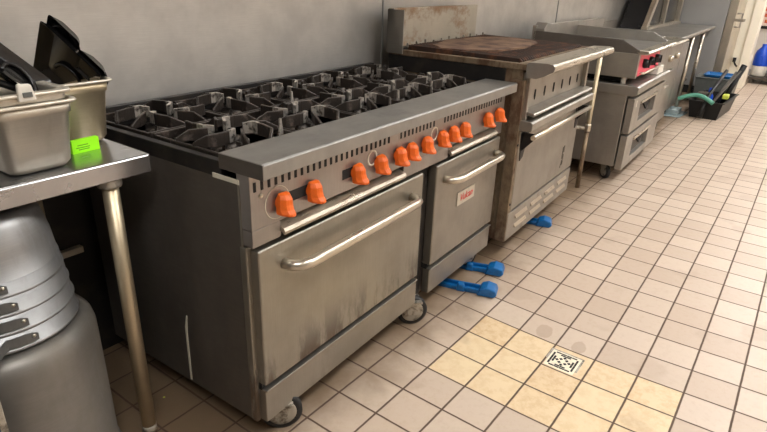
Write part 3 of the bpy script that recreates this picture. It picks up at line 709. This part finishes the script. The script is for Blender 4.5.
def gn_pan(w, d, h, m, name, label, loc, rz, two=False):
    """steam-table pan: rounded taper body, rolled flange"""
    t = tag(thing(name, label, 'pan', loc, rz), label, 'pan')
    def rr(hw, hd, r, z, n=5):
        out = []
        for cx, cy, a0 in ((hw-r, hd-r, 0), (-hw+r, hd-r, PI/2), (-hw+r, -hd+r, PI), (hw-r, -hd+r, 3*PI/2)):
            for k in range(n+1):
                a = a0 + PI/2*k/n; out.append((cx+r*math.cos(a), cy+r*math.sin(a), z))
        return out
    def loft(secs, closeb=True, closet=False):
        mb = MB(); rows = [[mb.bm.verts.new(p) for p in s] for s in secs]; n = len(rows[0])
        for A, B in zip(rows, rows[1:]):
            for k in range(n):
                f = mb.bm.faces.new((A[k], A[(k+1) % n], B[(k+1) % n], B[k])); f.smooth = True
        mb.bm.faces.new(rows[0][::-1])
        if closet: mb.bm.faces.new(rows[-1])
        return mb
    hw, hd = w/2, d/2; tp = .014; th_ = .0015
    def secs(z0):
        return [rr(hw-tp-.02, hd-tp-.02, .020, z0), rr(hw-tp-.008, hd-tp-.008, .026, z0+.004), rr(hw-tp, hd-tp, .028, z0+.016),
                rr(hw-.005, hd-.005, .024, h-.030), rr(hw-.0015, hd-.0015, .024, h-.028), rr(hw, hd, .024, h-.005),
                rr(hw-th_, hd-th_, .022, h-.005), rr(hw-.0065, hd-.0065, .022, h-.032), rr(hw-tp-th_, hd-tp-th_, .025, z0+.018), rr(hw-tp-.02, hd-tp-.02, .018, z0+.006)]
    b = loft(secs(0), True, True).build('pan_body', m, t)
    def rim(z):
        return loft([rr(hw-.002, hd-.002, .022, z-.004), rr(hw+.007, hd+.007, .020, z-.005), rr(hw+.009, hd+.009, .020, z-.001), rr(hw+.007, hd+.007, .020, z+.002), rr(hw-.001, hd-.001, .022, z+.002), rr(hw-.002, hd-.002, .022, z-.004)], False)
    mb = rim(h)
    # drop the closing face of the ring
    for f in list(mb.bm.faces):
        if len(f.verts) > 4: mb.bm.faces.remove(f)
    mb.build('rim', M['pan_rim'], t)
    return t
gn_pan(.172, .168, .158, M['pan'], 'steam_pan', 'scuffed deep steel pan at the prep table front edge, lower of the nested two', (-.799, .408, zt+.0005), math.radians(2))
# the nested upper pan sits inside the first with its rim standing proud
up = gn_pan(.146, .142, .158, M['pan'], 'steam_pan', 'upper steel pan nested inside the front pan, holding tongs', (-.802, .411, zt+.023), math.radians(2))
ex = MB()
def rr2(hw, hd, r, z, n=5):
    out = []
    for cx, cy, a0 in ((hw-r, hd-r, 0), (-hw+r, hd-r, PI/2), (-hw+r, -hd+r, PI), (hw-r, -hd+r, 3*PI/2)):
        for k in range(n+1):
            a = a0 + PI/2*k/n; out.append((cx+r*math.cos(a), cy+r*math.sin(a), z))
    return out
def ringloft(secs):
    mb = MB(); rows = [[mb.bm.verts.new(p) for p in s] for s in secs]; n = len(rows[0])
    for A, B in zip(rows, rows[1:]):
        for k in range(n): f = mb.bm.faces.new((A[k], A[(k+1) % n], B[(k+1) % n], B[k])); f.smooth = True
    return mb
ringloft([rr2(.073, .071, .024, .150), rr2(.080, .078, .024, .158)]).build('collar', M['pan'], up)
ringloft([rr2(.083, .081, .024, .138), rr2(.083, .081, .024, .158)]).build('upper_wall', M['pan'], up)
mb = ringloft([rr2(.079, .077, .022, .155), rr2(.090, .088, .020, .153), rr2(.092, .090, .020, .157), rr2(.090, .088, .020, .160), rr2(.080, .078, .022, .160), rr2(.079, .077, .022, .155)]); mb.build('rim', M['pan_rim'], up)
for o in list(up.children):
    if o.name.startswith('rim') and o is not mb and len(o.data.vertices) == 144 and o.data.vertices[0].co.x < .08 and False: bpy.data.objects.remove(o)
p2 = gn_pan(.148, .300, .165, M['pan_b'], 'steam_pan', 'cream-tinted deep steel pan at the back of the prep table holding black pans', (-.620, .615, zt+.0005), math.radians(1))
# white clip on the rim of the front pan
cl = thing('plastic_clip', 'small white plastic clip on the rim of the front pan', 'clip', (-.812, .322, zt+.190))
MB().prism([(-.017, -.022), (.020, -.022), (.013, .014), (-.015, .016)], -.008, .004, 'y').build('clip_body', M['white_plastic'], cl, .004)
MB().box(-.008, .010, -.012, -.008, -.012, -.002).build('slot', M['grey_plastic'], cl)
# green label tent
gl = thing('label_tag', 'bright green tag standing on the prep table against the back pan', 'tag', (-.655, .430, zt), math.radians(3))
MB().box(-.036, .036, -.004, .010, .0, .034).build('card', M['green_label'], gl, .001)
ln = MB()
for z, a_, b_ in ((.019, -.022, .006), (.013, -.026, .010), (.008, -.020, .008)): ln.box(a_, b_, -.0045, -.0035, z, z+.0022)
ln.build('print', M['green_ink'], gl)
# black lids / small pans standing on edge in the back pan
def slab(name, w, hgt, mtx, label, cat, grp=None):
    """rectangular dark pan with a raised rim and a pressed oval in its floor"""
    t = tag(bpy.data.objects.new(name, None), label, cat, grp); C.objects.link(t); t.matrix_world = mtx
    def rr3(hw, hh, r, y, n=4): return [(p[0], y, p[1]) for p in [(q[0], q[1]) for q in rr2(hw, hh, r, 0, n)]]
    mb = MB(); S = [rr3(w/2, hgt/2, .012, 0), rr3(w/2-.004, hgt/2-.004, .012, .004), rr3(w/2-.016, hgt/2-.016, .02, .018), rr3(w/2-.03, hgt/2-.03, .02, .020),
                    rr3(w/2-.03, hgt/2-.03, .02, .0225), rr3(w/2-.012, hgt/2-.012, .02, .020), rr3(w/2+.001, hgt/2+.001, .012, .002)]
    rows = [[mb.bm.verts.new(p) for p in s] for s in S]; n = len(rows[0])
    for A, B in zip(rows, rows[1:]):
        for k in range(n): f = mb.bm.faces.new((A[k], A[(k+1) % n], B[(k+1) % n], B[k])); f.smooth = True
    mb.bm.faces.new(rows[3][::-1]); mb.bm.faces.new(rows[4])
    mb.build('pan_shell', M['black_lid'], t)
    e = MB().tube([(.045*math.cos(k*PI/12), .015, -hgt*.18+.045*math.sin(k*PI/12)) for k in range(13)], .005, 8); e.build('pressed_arch', M['black_lid'], t)
    return t
CAM = Vector((-1.33376, -1.004, 1.31282))
def slab_at(A, B, Cc, wC, wB, push, shift, label):
    # A top corner, edges towards B and Cc
    A, B, Cc = Vector(A), Vector(B), Vector(Cc); ex = (Cc-A).normalized(); eb = (B-A).normalized(); eb = (eb-ex*eb.dot(ex)).normalized()
    ez = -eb; ey = ez.cross(ex); A = A + Vector(shift) + ey*push
    c = A + ex*wC/2 + eb*wB/2
    m = Matrix(((ex.x, ey.x, ez.x, c.x), (ex.y, ey.y, ez.y, c.y), (ex.z, ey.z, ez.z, c.z), (0, 0, 0, 1)))
    return slab('coated_pan', wC, wB, m, label, 'pan', 'dark coated pans standing in the steel pans')
PA, PB, PC = (-.631, .600, 1.177), (-.600, .775, 1.029), (-.560, .470, 1.038)
slab_at(PA, PB, PC, .200, .228, 0, (0, 0, 0), 'largest dark coated pan, standing tilted in front of the other two')
def along(P): return tuple(Vector(P)-Vector(PA))
slab_at(PA, PB, PC, .10, .10, 0, along((-0.612, 0.593, 1.192)), 'narrow dark coated pan showing only its tip behind the largest')
slab_at(PA, PB, PC, .085, .09, 0, along((-0.58, 0.529, 1.109)), 'small dark coated pan lowest at the right of the back pan')
def orient(loc, rz, tilt, roll): return Matrix.Translation(loc) @ Matrix.Rotation(rz, 4, 'Z') @ Matrix.Rotation(tilt, 4, 'X') @ Matrix.Rotation(roll, 4, 'Y')
# tongs and flat dark pans in the front pan
slab_at((-.803, .44, 1.157), (-.857, .36, 1.104), (-.688, .46, 1.046), .155, .09, 0, (0, 0, 0), 'dark shallow pan lying in the front pan at the left edge of the photo')
def tongs(a, b, w, label):
    t = thing('tongs', label, 'tongs', a, 0, 'black tongs in the front pan'); A = Vector(a); B = Vector(b); d = B-A; s = d.cross(Vector((0, 0, 1))).normalized()*w
    for sg in (-1, 1): MB().tube([(0, 0, 0), tuple(d*.3+s*sg*.6), tuple(d*.7+s*sg), tuple(d+s*sg*.9)], [.006, .008, .008, .009], 8).build('arm', M['black_plastic'], t)
tongs((-.765, .40, 1.035), (-.945, .43, 1.135), .012, 'black tongs lying over the front pan, lower pair')
tongs((-.745, .44, 1.03), (-.90, .455, 1.155), .010, 'black tongs lying over the front pan, upper pair')
loosepart('spatula', MB().box(-.10, .0, -.004, .004, -.006, .006, Matrix.Translation((-.77, .415, 1.045)) @ Matrix.Rotation(math.radians(32), 4, 'Y')), M['steel_bright'], 'narrow bright metal spatula handle among the tongs', 'spatula', bevel=.002)

# ------------------------------------------------------------------ pots under the table
PX, PY = -.92, .45
sp = thing('stockpot', 'large stained aluminium stockpot upside down on the floor under the table', 'pot', (PX, PY, fz(PX, PY)))
MB().lathe([(.208, 0), (.212, .004), (.210, .012), (.203, .02), (.202, .395), (.201, .435), (.196, .458), (.184, .474), (.172, .479), (.10, .481), (.0, .481)], (0, 0, 0), 64, cap=False).build('pot_body', M['alu_old'], sp)
for a in (.9, 4.04):
    mtx = Matrix.Rotation(a, 4, 'Z')
    MB().tube([tuple(mtx @ Vector(p)) for p in ((.198, -.05, .10), (.235, -.045, .10), (.242, 0, .10), (.235, .045, .10), (.198, .05, .10))], .007, 8).build('handle', M['alu'], sp)
lv_ = [(.164, .488), (.160, .532), (.155, .576), (.150, .621)]
lab = ['undermost of the four aluminium pans nested upside down on the stockpot', 'second aluminium pan from the bottom of the upturned nest', 'third aluminium pan from the bottom of the upturned nest', 'topmost upturned aluminium pan of the nest, dome-bottomed']
for k, (r, z) in enumerate(lv_):
    t = thing('saucepan', lab[k], 'pan', (PX, PY, z), 0, 'upturned aluminium pans nested on the stockpot')
    H = .175
    MB().lathe([(r+.003, 0), (r+.005, .003), (r+.003, .007), (r, .008), (r-.010, H*.55), (r-.022, H*.85), (r-.034, H*.96), (r-.055, H), (0, H+.002)] if k == 3 else
               [(r+.003, 0), (r+.005, .003), (r+.003, .007), (r, .008), (r-.006, .08), (r-.010, .08), (r-.004, .008), (r-.001, 0)], (0, 0, 0), 56, cap=False).build('pan_shell', M['alu'], t)
    ang = -1.66 - k*.07
    mtx = Matrix.Rotation(ang, 4, 'Z')
    # long handle: tongue riveted on the wall, then running out
    hb = MB(); pts_ = []
    for q in range(9):
        aa = ang + .16 - .62*q/8; rr_ = r+.0045 + (0 if q < 6 else (q-5)*.03)
        pts_.append((rr_*math.cos(aa), rr_*math.sin(aa)))
    hb.ribbon(pts_, .012, .038, .003, ztop=[.030, .036]+[.038]*7); hn = hb.build('handle', M['pan_handle'], t, .001)
    aa = ang+.10
    MB().lathe([(0, 0), (.005, 0), (.004, .003), (0, .004)], (0, 0, 0), 10, Matrix.Translation(((r+.005)*math.cos(aa), (r+.005)*math.sin(aa), .027)) @ Matrix.Rotation(aa, 4, 'Z') @ Matrix.Rotation(PI/2, 4, 'Y'), cap=False).build('rivet', M['steel_bright'], hn)

# dark crate at the left picture edge under the table, bracket on the wall, black bin
KX_, KY_ = -1.262, .115
ck = thing('milk_crate', 'dark blue-black ribbed plastic crate at the left edge, undermost of the two stacked', 'crate', (KX_, KY_, fz(KX_, KY_)), 0, 'stacked plastic crates at the left edge')
b = MB()
b.box(-.16, .16, -.12, .12, 0, .012)
for k in range(8): b.box(-.16+.0431*k, -.16+.0431*k+.018, -.13, -.118, 0, .31)
for k in range(6): b.box(.150, .162, -.13+.046*k, -.13+.046*k+.018, 0, .31).box(-.162, -.150, -.13+.046*k, -.13+.046*k+.018, 0, .31)
for z in (.0, .09, .18, .28): b.box(-.163, .163, -.133, -.121, z, z+.03).box(.151, .165, -.13, .13, z, z+.03).box(-.165, -.151, -.13, .13, z, z+.03).box(-.163, .163, .118, .13, z, z+.03)
b.build('crate_body', plain('navy_plastic', (40, 46, 58), .5), ck, .002)
c2 = copy_tree(ck); c2.location.z += .312; c2['label'] = 'dark blue-black ribbed plastic crate at the left edge, topmost of the two stacked'
loosepart('steel_tray', MB().box(-1.25, -1.085, .00, .005, fz(KX_, KY_)+.325, .70), M['caster'], 'worn metal tray on edge in the crate at the left edge', 'tray', bevel=.002)
loosepart('wall_bracket', MB().box(-.66, -.545, .80, .829, .418, .440), M['pan_rim'], 'short white bracket on the wall under the prep table', 'bracket', bevel=.002)
# crumbs: three small bits on the tiles beside the range
for (x, y, rr_, mm, l_) in ((-.545, .43, .004, M['yellow'], 'yellow crumb on the dark tile beside the range'), (-.60, .44, .003, M['white_plastic'], 'white crumb on the dark tile by the table leg')):
    loosepart('crumb', MB().lathe([(0, 0), (rr_, .001), (rr_*.6, .003), (0, .003)], (x, y, fz(x, y)), 8, cap=False), mm, l_, 'crumb')

# ------------------------------------------------------------------ camera
R = ((.59488251, -.80307941, .03432575), (-.29656636, -.25897235, -.91922887), (.7471032, .53665332, -.39222446))
mw = Matrix(((R[0][0], -R[1][0], -R[2][0], -1.33376), (R[0][1], -R[1][1], -R[2][1], -1.00400), (R[0][2], -R[1][2], -R[2][2], 1.31282), (0, 0, 0, 1)))
cd = bpy.data.cameras.new('camera'); co = bpy.data.objects.new('camera', cd); C.objects.link(co)
cd.sensor_fit = 'HORIZONTAL'; cd.sensor_width = 36; cd.lens = 36*565.017/767; cd.clip_start = .05; cd.clip_end = 60
co.matrix_world = mw; bpy.context.scene.camera = co

w = bpy.data.worlds.new('world'); w.use_nodes = True; bpy.context.scene.world = w
w.node_tree.nodes['Background'].inputs[0].default_value = (.9, .92, 1, 1); w.node_tree.nodes['Background'].inputs[1].default_value = .3
vs_ = bpy.context.scene.view_settings
vs_.view_transform = 'Standard'; vs_.look = 'None'; vs_.gamma = 1; vs_.use_curve_mapping = False; vs_.exposure = .95
